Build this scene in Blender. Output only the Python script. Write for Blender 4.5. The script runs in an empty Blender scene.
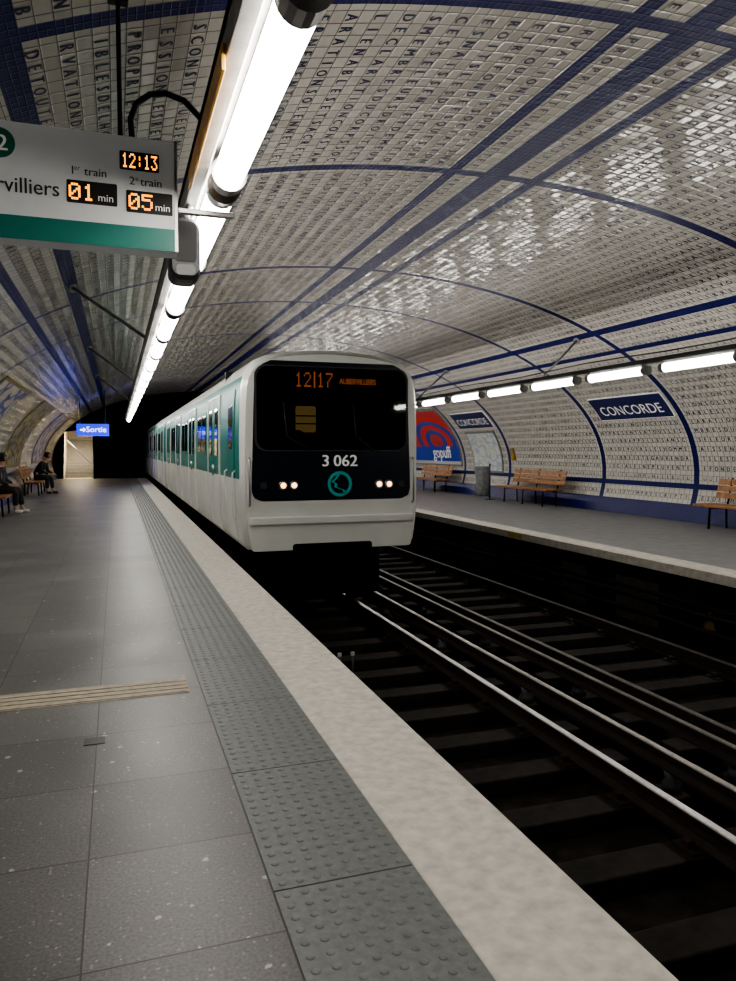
import bpy, math, random
import numpy as np
from mathutils import Vector, Matrix, geometry
random.seed(4)
C=bpy.context.scene.collection
W={}
# ------------------------------------------------------------------ materials
def pm(name,col,rough=0.5,metal=0.0,emit=None,es=0.0,noise=0.12,scale=8.0,bump=0.0,spec=0.5,detail=4):
    m=bpy.data.materials.new(name); m.use_nodes=True
    nt=m.node_tree; b=nt.nodes['Principled BSDF']
    b.inputs['Roughness'].default_value=rough; b.inputs['Metallic'].default_value=metal
    b.inputs['Specular IOR Level'].default_value=spec
    if noise>0 or bump>0:
        tc=nt.nodes.new('ShaderNodeTexCoord'); n=nt.nodes.new('ShaderNodeTexNoise')
        n.inputs['Scale'].default_value=scale; n.inputs['Detail'].default_value=detail
        nt.links.new(tc.outputs['Object'],n.inputs['Vector'])
        r=nt.nodes.new('ShaderNodeMapRange'); r.inputs['To Min'].default_value=1-noise*1.6; r.inputs['To Max'].default_value=1+noise*1.6
        r.inputs['From Min'].default_value=0.25; r.inputs['From Max'].default_value=0.75
        nt.links.new(n.outputs['Fac'],r.inputs['Value'])
        v=nt.nodes.new('ShaderNodeVectorMath'); v.operation='SCALE'; v.inputs[0].default_value=col[:3]
        nt.links.new(r.outputs['Result'],v.inputs['Scale']); nt.links.new(v.outputs['Vector'],b.inputs['Base Color'])
        if bump>0:
            bp=nt.nodes.new('ShaderNodeBump'); bp.inputs['Strength'].default_value=bump; bp.inputs['Distance'].default_value=0.01
            nt.links.new(n.outputs['Fac'],bp.inputs['Height']); nt.links.new(bp.outputs['Normal'],b.inputs['Normal'])
    else:
        b.inputs['Base Color'].default_value=(*col[:3],1)
    if emit:
        b.inputs['Emission Color'].default_value=(*emit,1); b.inputs['Emission Strength'].default_value=es
    return m

def tile_mat(name,col,grout,sizes,tilt=0.05,rough=0.12,var=0.12,bstr=.4,spec=.5):
    m=bpy.data.materials.new(name); m.use_nodes=True
    nt=m.node_tree; N=nt.nodes; L=nt.links; b=N['Principled BSDF']; b.inputs['Specular IOR Level'].default_value=spec
    uv=N.new('ShaderNodeUVMap'); uv.uv_map='UVMap'
    sc=N.new('ShaderNodeVectorMath'); sc.operation='DIVIDE'; sc.inputs[1].default_value=(sizes[0],sizes[1],1)
    L.new(uv.outputs['UV'],sc.inputs[0])
    fr=N.new('ShaderNodeVectorMath'); fr.operation='FRACTION'; L.new(sc.outputs[0],fr.inputs[0])
    fl=N.new('ShaderNodeVectorMath'); fl.operation='FLOOR'; L.new(sc.outputs[0],fl.inputs[0])
    sb=N.new('ShaderNodeVectorMath'); sb.operation='SUBTRACT'; sb.inputs[1].default_value=(.5,.5,0); L.new(fr.outputs[0],sb.inputs[0])
    ab=N.new('ShaderNodeVectorMath'); ab.operation='ABSOLUTE'; L.new(sb.outputs[0],ab.inputs[0])
    sx=N.new('ShaderNodeSeparateXYZ'); L.new(ab.outputs[0],sx.inputs[0])
    mx=N.new('ShaderNodeMath'); mx.operation='MAXIMUM'; L.new(sx.outputs[0],mx.inputs[0]); L.new(sx.outputs[1],mx.inputs[1])
    gm=N.new('ShaderNodeMapRange'); gm.inputs['From Min'].default_value=0.45; gm.inputs['From Max'].default_value=0.49; L.new(mx.outputs[0],gm.inputs['Value'])
    hm=N.new('ShaderNodeMapRange'); hm.inputs['From Min'].default_value=0.36; hm.inputs['From Max'].default_value=0.5
    hm.inputs['To Min'].default_value=1; hm.inputs['To Max'].default_value=0; hm.interpolation_type='SMOOTHSTEP'; L.new(mx.outputs[0],hm.inputs['Value'])
    wn=N.new('ShaderNodeTexWhiteNoise'); wn.noise_dimensions='2D'; L.new(fl.outputs[0],wn.inputs['Vector'])
    s2=N.new('ShaderNodeVectorMath'); s2.operation='SUBTRACT'; s2.inputs[1].default_value=(.5,.5,.5); L.new(wn.outputs['Color'],s2.inputs[0])
    s3=N.new('ShaderNodeVectorMath'); s3.operation='SCALE'; s3.inputs['Scale'].default_value=tilt; L.new(s2.outputs[0],s3.inputs[0])
    ge=N.new('ShaderNodeNewGeometry')
    ad=N.new('ShaderNodeVectorMath'); ad.operation='ADD'; L.new(ge.outputs['Normal'],ad.inputs[0]); L.new(s3.outputs[0],ad.inputs[1])
    nm=N.new('ShaderNodeVectorMath'); nm.operation='NORMALIZE'; L.new(ad.outputs[0],nm.inputs[0])
    bp=N.new('ShaderNodeBump'); bp.inputs['Strength'].default_value=bstr; bp.inputs['Distance'].default_value=0.004
    L.new(hm.outputs[0],bp.inputs['Height']); L.new(nm.outputs[0],bp.inputs['Normal']); L.new(bp.outputs[0],b.inputs['Normal'])
    vr=N.new('ShaderNodeMapRange'); vr.inputs['To Min'].default_value=1-var; vr.inputs['To Max'].default_value=1+var*.5; L.new(wn.outputs['Value'],vr.inputs['Value'])
    vc=N.new('ShaderNodeVectorMath'); vc.operation='SCALE'; vc.inputs[0].default_value=col; L.new(vr.outputs[0],vc.inputs['Scale'])
    mix=N.new('ShaderNodeMix'); mix.data_type='RGBA'; L.new(gm.outputs[0],mix.inputs['Factor']); L.new(vc.outputs[0],mix.inputs['A']); mix.inputs['B'].default_value=(*grout,1)
    L.new(mix.outputs['Result'],b.inputs['Base Color'])
    rm=N.new('ShaderNodeMapRange'); rm.inputs['To Min'].default_value=rough; rm.inputs['To Max'].default_value=.7; L.new(gm.outputs[0],rm.inputs['Value']); L.new(rm.outputs[0],b.inputs['Roughness'])
    return m

M={}
M['tile']=tile_mat('white_bevelled_tile',(.57,.55,.50),(.07,.063,.055),(.15,.10),tilt=.05,rough=.14,var=.08,spec=.38)
M['bluetile']=tile_mat('blue_glazed_tile',(.005,.010,.115),(.004,.005,.02),(.075,.05),tilt=.02,rough=.3,spec=.2)
M['letter']=pm('letter_ink',(.010,.014,.06),.4,noise=.05)
M['nose']=pm('edge_concrete',(.50,.475,.425),.9,noise=.14,scale=16,bump=.9,detail=15)
M['tact']=pm('tactile_rubber',(.135,.145,.143),.5,noise=.16,scale=30,bump=.15,detail=8)
M['floor2']=pm('grey_platform',(.17,.17,.175),.5,noise=.12,scale=5)
M['edge2']=pm('pale_edge',(.45,.42,.37),.7,noise=.15,scale=10)
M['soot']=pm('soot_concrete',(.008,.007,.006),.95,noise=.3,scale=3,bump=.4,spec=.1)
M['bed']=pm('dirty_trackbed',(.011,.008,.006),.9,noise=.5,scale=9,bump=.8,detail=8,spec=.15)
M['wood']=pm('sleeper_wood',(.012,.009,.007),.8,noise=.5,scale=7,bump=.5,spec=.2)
M['rust']=pm('rail_rust',(.018,.012,.009),.7,noise=.3,scale=20,spec=.25)
M['steel']=pm('polished_steel',(.30,.29,.285),.30,1.0,noise=.15,scale=30)
M['steel2']=pm('worn_steel',(.12,.11,.10),.40,1.0,noise=.2,scale=30)
M['steel3']=pm('conductor_steel',(.22,.205,.195),.34,1.0,noise=.2,scale=30)
M['chrome']=pm('brushed_metal',(.36,.36,.36),.35,1.0,noise=.05,scale=20)
M['lampwhite']=pm('lamp_housing',(.42,.42,.40),.4,noise=.05)
M['trunk']=pm('galvanised_trunking',(.34,.33,.31),.4,.6,noise=.15,scale=10)
M['tube']=pm('tube_light',(.9,.9,.9),.4,emit=(1.0,.955,.89),es=21,noise=0)
M['orange']=pm('orange_strip',(.80,.42,.08),.3,.2,noise=.1)
M['black']=pm('black_plastic',(.008,.008,.009),.45,noise=.1,spec=.3)
M['under']=pm('underframe_grime',(.004,.0038,.0035),.95,noise=.2,spec=.05)
M['dgrey']=pm('dark_grey_metal',(.04,.042,.046),.4,.2,noise=.1)
M['mgrey']=pm('mid_grey',(.2,.2,.2),.5,noise=.1)
M['trainwhite']=pm('train_white_paint',(.58,.59,.56),.28,noise=.05,scale=2)
M['teal']=pm('train_teal_paint',(.0,.135,.12),.4,noise=.05,scale=2,spec=.25)
M['roundel']=pm('teal_emblem',(.0,.28,.27),.3,noise=0,emit=(0,.6,.55),es=.03)  # weak glow added so the painted emblem reads brighter
M['navy']=pm('train_navy_panel',(.004,.007,.013),.22,noise=.05)
M['glassblack']=pm('dark_window_glass',(.006,.007,.008),.05,noise=.05)
M['rubber']=pm('rubber_seal',(.012,.012,.012),.6,noise=.1)
M['white']=pm('white_lettering',(.75,.75,.73),.5,noise=0,emit=(1,1,1),es=.05)
M['signwhite']=pm('sign_white_face',(.50,.51,.51),.45,noise=.03,emit=(.95,1,1),es=.03)
M['signteal']=pm('sign_teal_band',(.0,.13,.105),.4,noise=.03)
M['signgreen']=pm('line_circle_green',(.0,.14,.09),.4,noise=.03)
M['signtext']=pm('sign_black_text',(.010,.010,.016),.5,noise=0)
M['led']=pm('amber_led',(.3,.1,0),.5,noise=0,emit=(1,.33,.02),es=2.2)
M['leddim']=pm('amber_led_dim',(.2,.05,0),.5,noise=0,emit=(1,.24,.03),es=.8)
M['blueenamel']=pm('blue_enamel',(.008,.018,.10),.3,noise=.05)
M['benchwood']=pm('varnished_wood',(.30,.135,.045),.4,noise=.3,scale=12)
M['yellow']=pm('yellow_paint',(.40,.26,.02),.6,noise=.2)
M['dimyellow']=pm('dirty_yellow_paint',(.10,.065,.015),.7,noise=.4)
M['bronze']=pm('bronze_frame',(.28,.22,.10),.4,.4,noise=.1)
M['sortie']=pm('lit_blue_sign',(.01,.03,.3),.4,noise=0,emit=(.01,.03,.75),es=1.1)
M['sortiebox']=pm('sign_case_added_glow',(.01,.03,.3),.4,noise=0,emit=(.06,.08,1.0),es=9)  # exit sign case made to glow, adding blue light on the vault
M['sortietxt']=pm('lit_white_text',(.8,.8,.8),.4,noise=0,emit=(1,1,1),es=1.3)
M['headlamp']=pm('warm_headlamp',(.9,.8,.6),.3,noise=0,emit=(1,.55,.25),es=3)
M['warmwin']=pm('warm_cab_light',(.5,.4,.2),.5,noise=0,emit=(1,.6,.2),es=.22)
M['warmwall']=pm('cream_stair_wall',(.75,.70,.58),.6,noise=.05)
M['warmlamp']=pm('warm_stair_lamp',(.9,.8,.6),.5,noise=0,emit=(1,.84,.60),es=30)
M['skin']=pm('skin',(.42,.25,.18),.5,noise=.05)
M['hair']=pm('dark_hair',(.012,.009,.008),.5,noise=.2)
M['cloth1']=pm('black_cloth',(.010,.010,.012),.85,noise=.2,scale=20)
M['cloth2']=pm('charcoal_cloth',(.022,.022,.026),.85,noise=.2,scale=20)
M['cloth3']=pm('red_brown_cloth',(.25,.04,.03),.85,noise=.2)
M['shoe']=pm('white_shoe',(.6,.6,.6),.6,noise=.05)
M['bag']=pm('translucent_grey_bag',(.22,.23,.24),.35,noise=.2,scale=12,bump=.8)
M['strip']=pm('beige_guidance',(.36,.32,.25),.7,noise=.15,scale=20)
M['plastic_white']=pm('white_plastic',(.45,.45,.43),.4,noise=.05)
M['stain']=pm('stained_metal',(.03,.024,.018),.7,noise=.5,scale=9)
# windshield
g=bpy.data.materials.new('windshield_glass'); g.use_nodes=True; nt=g.node_tree; nt.nodes.remove(nt.nodes['Principled BSDF'])
tr=nt.nodes.new('ShaderNodeBsdfTransparent'); tr.inputs[0].default_value=(.45,.47,.47,1)
gl=nt.nodes.new('ShaderNodeBsdfGlossy'); gl.inputs['Roughness'].default_value=.03
lw=nt.nodes.new('ShaderNodeLayerWeight'); lw.inputs['Blend'].default_value=.25
mr=nt.nodes.new('ShaderNodeMapRange'); mr.inputs['To Min'].default_value=.03; mr.inputs['To Max'].default_value=.6
nt.links.new(lw.outputs['Fresnel'],mr.inputs['Value'])
ms=nt.nodes.new('ShaderNodeMixShader'); nt.links.new(mr.outputs[0],ms.inputs[0]); nt.links.new(tr.outputs[0],ms.inputs[1]); nt.links.new(gl.outputs[0],ms.inputs[2])
nt.links.new(ms.outputs[0],nt.nodes['Material Output'].inputs['Surface']); M['glass']=g
# platform floor : terrazzo slabs with joints and pale flecks
def floor_mat():
    m=bpy.data.materials.new('terrazzo_slabs'); m.use_nodes=True; nt=m.node_tree; N=nt.nodes; L=nt.links; b=N['Principled BSDF']
    ge=N.new('ShaderNodeNewGeometry'); sp=N.new('ShaderNodeSeparateXYZ'); L.new(ge.outputs['Position'],sp.inputs[0])
    def joint(sock,off,size,w):
        a=N.new('ShaderNodeMath'); a.operation='ADD'; a.inputs[1].default_value=off+100*size; L.new(sock,a.inputs[0])
        d=N.new('ShaderNodeMath'); d.operation='DIVIDE'; d.inputs[1].default_value=size; L.new(a.outputs[0],d.inputs[0])
        f=N.new('ShaderNodeMath'); f.operation='FRACT'; L.new(d.outputs[0],f.inputs[0])
        s=N.new('ShaderNodeMath'); s.operation='SUBTRACT'; s.inputs[1].default_value=.5; L.new(f.outputs[0],s.inputs[0])
        ab=N.new('ShaderNodeMath'); ab.operation='ABSOLUTE'; L.new(s.outputs[0],ab.inputs[0])
        g=N.new('ShaderNodeMath'); g.operation='GREATER_THAN'; g.inputs[1].default_value=.5-w/size; L.new(ab.outputs[0],g.inputs[0])
        fl=N.new('ShaderNodeMath'); fl.operation='FLOOR'; L.new(d.outputs[0],fl.inputs[0])
        return g.outputs[0],fl.outputs[0]
    jx,fx=joint(sp.outputs[0],.12,.58,.003); jy,fy=joint(sp.outputs[1],-.30,.605,.003)
    mx=N.new('ShaderNodeMath'); mx.operation='MAXIMUM'; L.new(jx,mx.inputs[0]); L.new(jy,mx.inputs[1])
    cb=N.new('ShaderNodeCombineXYZ'); L.new(fx,cb.inputs[0]); L.new(fy,cb.inputs[1])
    wn=N.new('ShaderNodeTexWhiteNoise'); wn.noise_dimensions='2D'; L.new(cb.outputs[0],wn.inputs['Vector'])
    n1=N.new('ShaderNodeTexNoise'); n1.inputs['Scale'].default_value=90; n1.inputs['Detail'].default_value=6; L.new(ge.outputs['Position'],n1.inputs['Vector'])
    n2=N.new('ShaderNodeTexNoise'); n2.inputs['Scale'].default_value=1.5; n2.inputs['Detail'].default_value=5; L.new(ge.outputs['Position'],n2.inputs['Vector'])
    a=N.new('ShaderNodeMapRange'); a.inputs['To Min'].default_value=.098; a.inputs['To Max'].default_value=.125; L.new(wn.outputs['Value'],a.inputs['Value'])
    c=N.new('ShaderNodeMapRange'); c.inputs['From Min'].default_value=.3; c.inputs['From Max'].default_value=.7; c.inputs['To Min'].default_value=.7; c.inputs['To Max'].default_value=1.35; L.new(n1.outputs['Fac'],c.inputs['Value'])
    c2=N.new('ShaderNodeMapRange'); c2.inputs['From Min'].default_value=.3; c2.inputs['From Max'].default_value=.7; c2.inputs['To Min'].default_value=.8; c2.inputs['To Max'].default_value=1.2; L.new(n2.outputs['Fac'],c2.inputs['Value'])
    p=N.new('ShaderNodeMath'); p.operation='MULTIPLY'; L.new(a.outputs[0],p.inputs[0]); L.new(c.outputs[0],p.inputs[1])
    p2=N.new('ShaderNodeMath'); p2.operation='MULTIPLY'; L.new(p.outputs[0],p2.inputs[0]); L.new(c2.outputs[0],p2.inputs[1])
    v=N.new('ShaderNodeVectorMath'); v.operation='SCALE'; v.inputs[0].default_value=(1,.98,.955); L.new(p2.outputs[0],v.inputs['Scale'])
    def fleck(scale,th,keep):
        nz=N.new('ShaderNodeTexNoise'); nz.inputs['Scale'].default_value=scale*1.5; L.new(ge.outputs['Position'],nz.inputs['Vector'])
        ns=N.new('ShaderNodeVectorMath'); ns.operation='SCALE'; ns.inputs['Scale'].default_value=.6/scale; L.new(nz.outputs['Color'],ns.inputs[0])
        na=N.new('ShaderNodeVectorMath'); na.operation='ADD'; L.new(ge.outputs['Position'],na.inputs[0]); L.new(ns.outputs[0],na.inputs[1])
        vo=N.new('ShaderNodeTexVoronoi'); vo.inputs['Scale'].default_value=scale; L.new(na.outputs[0],vo.inputs['Vector'])
        se=N.new('ShaderNodeSeparateColor'); L.new(vo.outputs['Color'],se.inputs[0])
        tt=N.new('ShaderNodeMath'); tt.operation='MULTIPLY'; tt.inputs[1].default_value=th*1.6; L.new(se.outputs[1],tt.inputs[0])
        lt=N.new('ShaderNodeMath'); lt.operation='LESS_THAN'; L.new(vo.outputs['Distance'],lt.inputs[0]); L.new(tt.outputs[0],lt.inputs[1])
        gt=N.new('ShaderNodeMath'); gt.operation='GREATER_THAN'; gt.inputs[1].default_value=keep; L.new(se.outputs[0],gt.inputs[0])
        mu=N.new('ShaderNodeMath'); mu.operation='MULTIPLY'; L.new(lt.outputs[0],mu.inputs[0]); L.new(gt.outputs[0],mu.inputs[1]); return mu.outputs[0]
    f1=fleck(28,.22,.93); f2=fleck(80,.3,.86)
    f3=N.new('ShaderNodeMath'); f3.operation='MULTIPLY'; f3.inputs[1].default_value=.4; L.new(f2,f3.inputs[0])
    fm=N.new('ShaderNodeMath'); fm.operation='MAXIMUM'; L.new(f1,fm.inputs[0]); L.new(f3.outputs[0],fm.inputs[1])
    m1=N.new('ShaderNodeMix'); m1.data_type='RGBA'; L.new(fm.outputs[0],m1.inputs['Factor']); L.new(v.outputs[0],m1.inputs['A']); m1.inputs['B'].default_value=(.38,.36,.32,1)
    m2=N.new('ShaderNodeMix'); m2.data_type='RGBA'; L.new(mx.outputs[0],m2.inputs['Factor']); L.new(m1.outputs['Result'],m2.inputs['A']); m2.inputs['B'].default_value=(.035,.032,.03,1)
    L.new(m2.outputs['Result'],b.inputs['Base Color'])
    r=N.new('ShaderNodeMapRange'); r.inputs['To Min'].default_value=.3; r.inputs['To Max'].default_value=.55; L.new(n2.outputs['Fac'],r.inputs['Value']); L.new(r.outputs[0],b.inputs['Roughness'])
    return m
M['floor']=floor_mat()
def poster_mat(name,bg,c1,c2,kind):
    m=bpy.data.materials.new(name); m.use_nodes=True; nt=m.node_tree; N=nt.nodes; L=nt.links; b=N['Principled BSDF']; b.inputs['Roughness'].default_value=.35
    uv=N.new('ShaderNodeUVMap'); uv.uv_map='UVMap'; sp=N.new('ShaderNodeSeparateXYZ'); L.new(uv.outputs[0],sp.inputs[0])
    if kind=='rings':
        vd=N.new('ShaderNodeVectorMath'); vd.operation='SUBTRACT'; vd.inputs[1].default_value=(.62,.40,0); L.new(uv.outputs[0],vd.inputs[0])
        ln=N.new('ShaderNodeVectorMath'); ln.operation='LENGTH'; L.new(vd.outputs[0],ln.inputs[0]); src=ln.outputs['Value']
    else:
        n=N.new('ShaderNodeTexNoise'); n.inputs['Scale'].default_value=3.0; L.new(uv.outputs[0],n.inputs['Vector']); src=n.outputs['Fac']
    cr=N.new('ShaderNodeValToRGB'); cr.color_ramp.interpolation='CONSTANT'; L.new(src,cr.inputs[0])
    e=cr.color_ramp.elements
    if kind=='rings': stops=[(0,c2),(.12,c1),(.2,bg),(.30,c1),(.38,bg),(.5,c2)]
    else: stops=[(0,bg),(.42,c1),(.5,bg),(.56,c2),(.64,bg)]
    e[0].position=0; e[0].color=(*stops[0][1],1); e[1].position=stops[1][0]; e[1].color=(*stops[1][1],1)
    for p,c in stops[2:]:
        q=e.new(p); q.color=(*c,1)
    last=cr.outputs[0]
    if kind=='rings':
        for th,c in ((.30,(.01,.045,.40)),(.05,(.5,.5,.5))):
            lt=N.new('ShaderNodeMath'); lt.operation='LESS_THAN'; lt.inputs[1].default_value=th; L.new(sp.outputs[1],lt.inputs[0])
            mi=N.new('ShaderNodeMix'); mi.data_type='RGBA'; L.new(lt.outputs[0],mi.inputs['Factor']); L.new(last,mi.inputs['A']); mi.inputs['B'].default_value=(*c,1); last=mi.outputs['Result']
    L.new(last,b.inputs['Base Color']); return m
M['poster_red']=poster_mat('red_blue_poster',(.60,.03,.02),(.02,.05,.35),(.50,.03,.03),'rings')
M['poster_a']=poster_mat('dark_poster',(.03,.03,.05),(.30,.26,.10),(.25,.25,.28),'n')
M['poster_b']=poster_mat('beige_poster',(.40,.38,.33),(.03,.05,.25),(.50,.47,.40),'n')
M['map']=poster_mat('network_map',(.62,.63,.62),(.40,.48,.52),(.55,.55,.48),'n')

# ------------------------------------------------------------------ mesh helpers
def reg(o,label=None,cat=None,group=None,kind=None):
    if label: o['label']=label
    if cat: o['category']=cat
    if group: o['group']=group
    if kind: o['kind']=kind
    return o
def mesh_obj(name,V,F,mats,parent=None,midx=None,smooth=False,uv=None,origin=None):
    if not isinstance(mats,(list,tuple)): mats=[mats]
    A=np.array(V,dtype=float)
    c=(A.min(0)+A.max(0))/2 if origin is None else np.array(origin,float)
    me=bpy.data.meshes.new(name); me.from_pydata((A-c).tolist(),[],[tuple(f) for f in F])
    for m in mats: me.materials.append(m)
    if midx is not None: me.polygons.foreach_set('material_index',list(midx))
    if smooth: me.polygons.foreach_set('use_smooth',[True]*len(me.polygons))
    if uv is not None:
        l=me.uv_layers.new(name='UVMap'); vi=np.zeros(len(me.loops),dtype=int); me.loops.foreach_get('vertex_index',vi)
        l.data.foreach_set('uv',np.array(uv,dtype=float)[vi].ravel())
    me.update()
    o=bpy.data.objects.new(name,me); C.objects.link(o)
    W[o]=Vector(c)
    if parent: o.parent=parent; o.location=Vector(c)-W[parent]
    else: o.location=Vector(c)
    return o
def empty(name,loc,parent=None):
    o=bpy.data.objects.new(name,None); o.empty_display_size=.2; C.objects.link(o); W[o]=Vector(loc)
    if parent: o.parent=parent; o.location=Vector(loc)-W[parent]
    else: o.location=loc
    return o
def boxgeo(x0,x1,y0,y1,z0,z1):
    V=[(x0,y0,z0),(x1,y0,z0),(x1,y1,z0),(x0,y1,z0),(x0,y0,z1),(x1,y0,z1),(x1,y1,z1),(x0,y1,z1)]
    F=[(0,3,2,1),(4,5,6,7),(0,1,5,4),(1,2,6,5),(2,3,7,6),(3,0,4,7)]
    return V,F
def bevel(o,w=.005,seg=2):
    md=o.modifiers.new('Bevel','BEVEL'); md.width=w; md.segments=seg; md.limit_method='ANGLE'
    return o
def box(name,x0,x1,y0,y1,z0,z1,mat,parent=None,bev=0):
    V,F=boxgeo(x0,x1,y0,y1,z0,z1); o=mesh_obj(name,V,F,mat,parent)
    if bev: bevel(o,bev)
    return o
def join(geos):
    V=[];F=[];I=[]
    for k,g_ in enumerate(geos):
        n=len(V); V+=list(g_[0]); F+=[tuple(i+n for i in f) for f in g_[1]]
        I+=[g_[2] if len(g_)>2 else 0]*len(g_[1])
    return V,F,I
def tubegeo(pts,r,seg=10,caps=True):
    V=[];F=[]; pts=[Vector(p) for p in pts]
    rs=r if isinstance(r,(list,tuple)) else [r]*len(pts)
    up=None
    for i,p in enumerate(pts):
        d=(pts[min(i+1,len(pts)-1)]-pts[max(i-1,0)]).normalized()
        if up is None: up=Vector((0,0,1)) if abs(d.z)<.9 else Vector((1,0,0))
        a=d.cross(up).normalized(); b_=a.cross(d).normalized(); up=b_
        for k in range(seg):
            an=2*math.pi*k/seg; V.append(tuple(p+a*math.cos(an)*rs[i]+b_*math.sin(an)*rs[i]))
    for i in range(len(pts)-1):
        for k in range(seg):
            k2=(k+1)%seg; F.append((i*seg+k,i*seg+k2,(i+1)*seg+k2,(i+1)*seg+k))
    if caps: F.append(tuple(range(seg))[::-1]); F.append(tuple(range((len(pts)-1)*seg,len(pts)*seg)))
    return V,F
def tube(name,pts,r,mat,parent=None,seg=10,smooth=True):
    V,F=tubegeo(pts,r,seg); o=mesh_obj(name,V,F,mat,parent,smooth=False)
    if smooth:
        for p in o.data.polygons: p.use_smooth=len(p.vertices)==4
    return o
def rrect(u0,u1,v0,v1,r,n=5):
    P=[]
    for cx,cy,a0 in ((u1-r,v0+r,-90),(u1-r,v1-r,0),(u0+r,v1-r,90),(u0+r,v0+r,180)):
        for k in range(n+1):
            a=math.radians(a0+90*k/n); P.append((cx+r*math.cos(a),cy+r*math.sin(a)))
    return P
def circ(cx,cy,r,n=24): return [(cx+r*math.cos(2*math.pi*k/n),cy+r*math.sin(2*math.pi*k/n)) for k in range(n)]
def plate(name,outline,mp,d0,d1,mat,parent=None):
    n=len(outline); V=[mp(u,v,d0) for u,v in outline]+[mp(u,v,d1) for u,v in outline]
    F=[tuple(range(n)),tuple(range(n,2*n))]+[(i,(i+1)%n,n+(i+1)%n,n+i) for i in range(n)]
    return mesh_obj(name,V,F,mat,parent)
def ringplate(name,outer,inner,mp,d,mat,parent=None):
    t=geometry.tessellate_polygon([[Vector((u,v,0)) for u,v in outer],[Vector((u,v,0)) for u,v in inner]])
    V=[mp(u,v,d) for u,v in list(outer)+list(inner)]
    return mesh_obj(name,V,t,mat,parent)
_tc={}
def text_geo(s,size=1.0,align='CENTER',res=3):
    key=(s,align,res)
    if key not in _tc:
        cu=bpy.data.curves.new('t','FONT'); cu.body=s; cu.resolution_u=res; cu.align_x='LEFT'
        o=bpy.data.objects.new('t',cu); C.objects.link(o); bpy.context.view_layer.update()
        ev=o.evaluated_get(bpy.context.evaluated_depsgraph_get()); me=ev.to_mesh()
        V=[(v.co.x,v.co.y) for v in me.vertices]; F=[tuple(p.vertices) for p in me.polygons]
        ev.to_mesh_clear(); bpy.data.objects.remove(o); bpy.data.curves.remove(cu)
        xs=[v[0] for v in V]; off={'CENTER':(min(xs)+max(xs))/2,'LEFT':min(xs),'RIGHT':max(xs)}[align]
        _tc[key]=([(x-off,y) for x,y in V],F)
    V,F=_tc[key]; return [(x*size,y*size) for x,y in V],F
def text(name,s,size,mp,u,v,d,mat,parent,align='CENTER',sx=1.0,bold=0):
    V,F=text_geo(s,size,align)
    VV=[mp(u+x*sx,v+y,d) for x,y in V]
    FF=list(F)
    if bold:
        n=len(V); VV+=[mp(u+(x+bold)*sx,v+y,d+.0006) for x,y in V]; FF+=[tuple(i+n for i in f) for f in F]
    return mesh_obj(name,VV,FF,mat,parent)
DOT={'0':'01110 10001 10011 10101 11001 10001 01110','1':'00100 01100 00100 00100 00100 00100 01110','2':'01110 10001 00001 00010 00100 01000 11111',
'3':'11111 00010 00100 00010 00001 10001 01110','5':'11111 10000 11110 00001 00001 10001 01110','7':'11111 00001 00010 00100 01000 01000 01000',':':'00000 00100 00100 00000 00100 00100 00000'}
def ledtext(name,s,u0,u1,v0,v1,mp,d,mat,parent,fill=.78):
    cols=len(s)*6-1; pw=(u1-u0)/cols; ph=(v1-v0)/7; V=[];F=[]
    for i,ch in enumerate(s):
        for r,row in enumerate(DOT[ch].split()):
            for c,bit in enumerate(row):
                if bit=='1':
                    a=u0+(i*6+c)*pw; b_=v1-(r+1)*ph; n=len(V)
                    V+=[mp(a,b_,d),mp(a+pw*fill,b_,d),mp(a+pw*fill,b_+ph*fill,d),mp(a,b_+ph*fill,d)]; F.append((n,n+1,n+2,n+3))
    return mesh_obj(name,V,F,mat,parent)
def leddigits(name,s,u0,u1,v0,v1,mp,d,mat,parent):
    w=(u1-u0)/(len(s)*6-1)
    for i,ch in enumerate(s): ledtext(name,ch,u0+6*i*w,u0+(6*i+5)*w,v0,v1,mp,d,mat,parent,fill=.90)
def dup(o,loc=None,rotz=None,parent=None):
    c=o.copy(); C.objects.link(c)
    if loc is not None: c.location=loc
    if rotz is not None: c.rotation_euler=(0,0,rotz)
    if parent is not None: c.parent=parent
    for ch in list(o.children): dup(ch,parent=c)
    return c

# ------------------------------------------------------------------ station vault
CXV,A_,B_,CZ=4.035,7.1,3.6,0.9
ts=np.linspace(0,2.0,4001); dx=A_*np.cos(ts); dz=B_*np.sin(ts); ss=np.concatenate([[0],np.cumsum(np.sqrt(((dx[1:]+dx[:-1])/2)**2+((dz[1:]+dz[:-1])/2)**2)*(ts[1]-ts[0]))])
def s_of_t(t): return float(np.interp(t,ts,ss))
def s_of_z(z): return s_of_t(math.acos((z-CZ)/B_))
def vpos(s,Y,off=0.0):
    s=np.asarray(s,float); sg=np.sign(s); t=np.interp(np.abs(s),ss,ts)
    nx=np.sin(t)/A_; nz=np.cos(t)/B_; ln=np.sqrt(nx*nx+nz*nz)
    X=CXV+sg*(A_*np.sin(t)-off*nx/ln); Z=CZ+B_*np.cos(t)-off*nz/ln
    return X,np.asarray(Y,float)+0*s,Z
SMAX=s_of_z(-0.06); S1=s_of_t(.95)
Y0,Y1=-9.0,40.0
s70,s80=s_of_t(.70),s_of_t(.82)
bands=[(-.14,.14),(.44,.58),(-.58,-.44)]
for c,w in ((s70,.09),(s80,.06)): bands+=[(c-w,c+w),(-c-w,-c+w)]
bz=(s_of_z(.76),s_of_z(.65)); bands+=[bz,(-bz[1],-bz[0])]
pz=(s_of_z(.34),SMAX+.1); bands+=[pz,(-pz[1],-pz[0])]
arcs=sorted([7.5*k for k in range(-1,6)]+[4.5+7.5*k for k in range(-1,5)])
arcb=[(a-.075,a+.075) for a in arcs]
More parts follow.
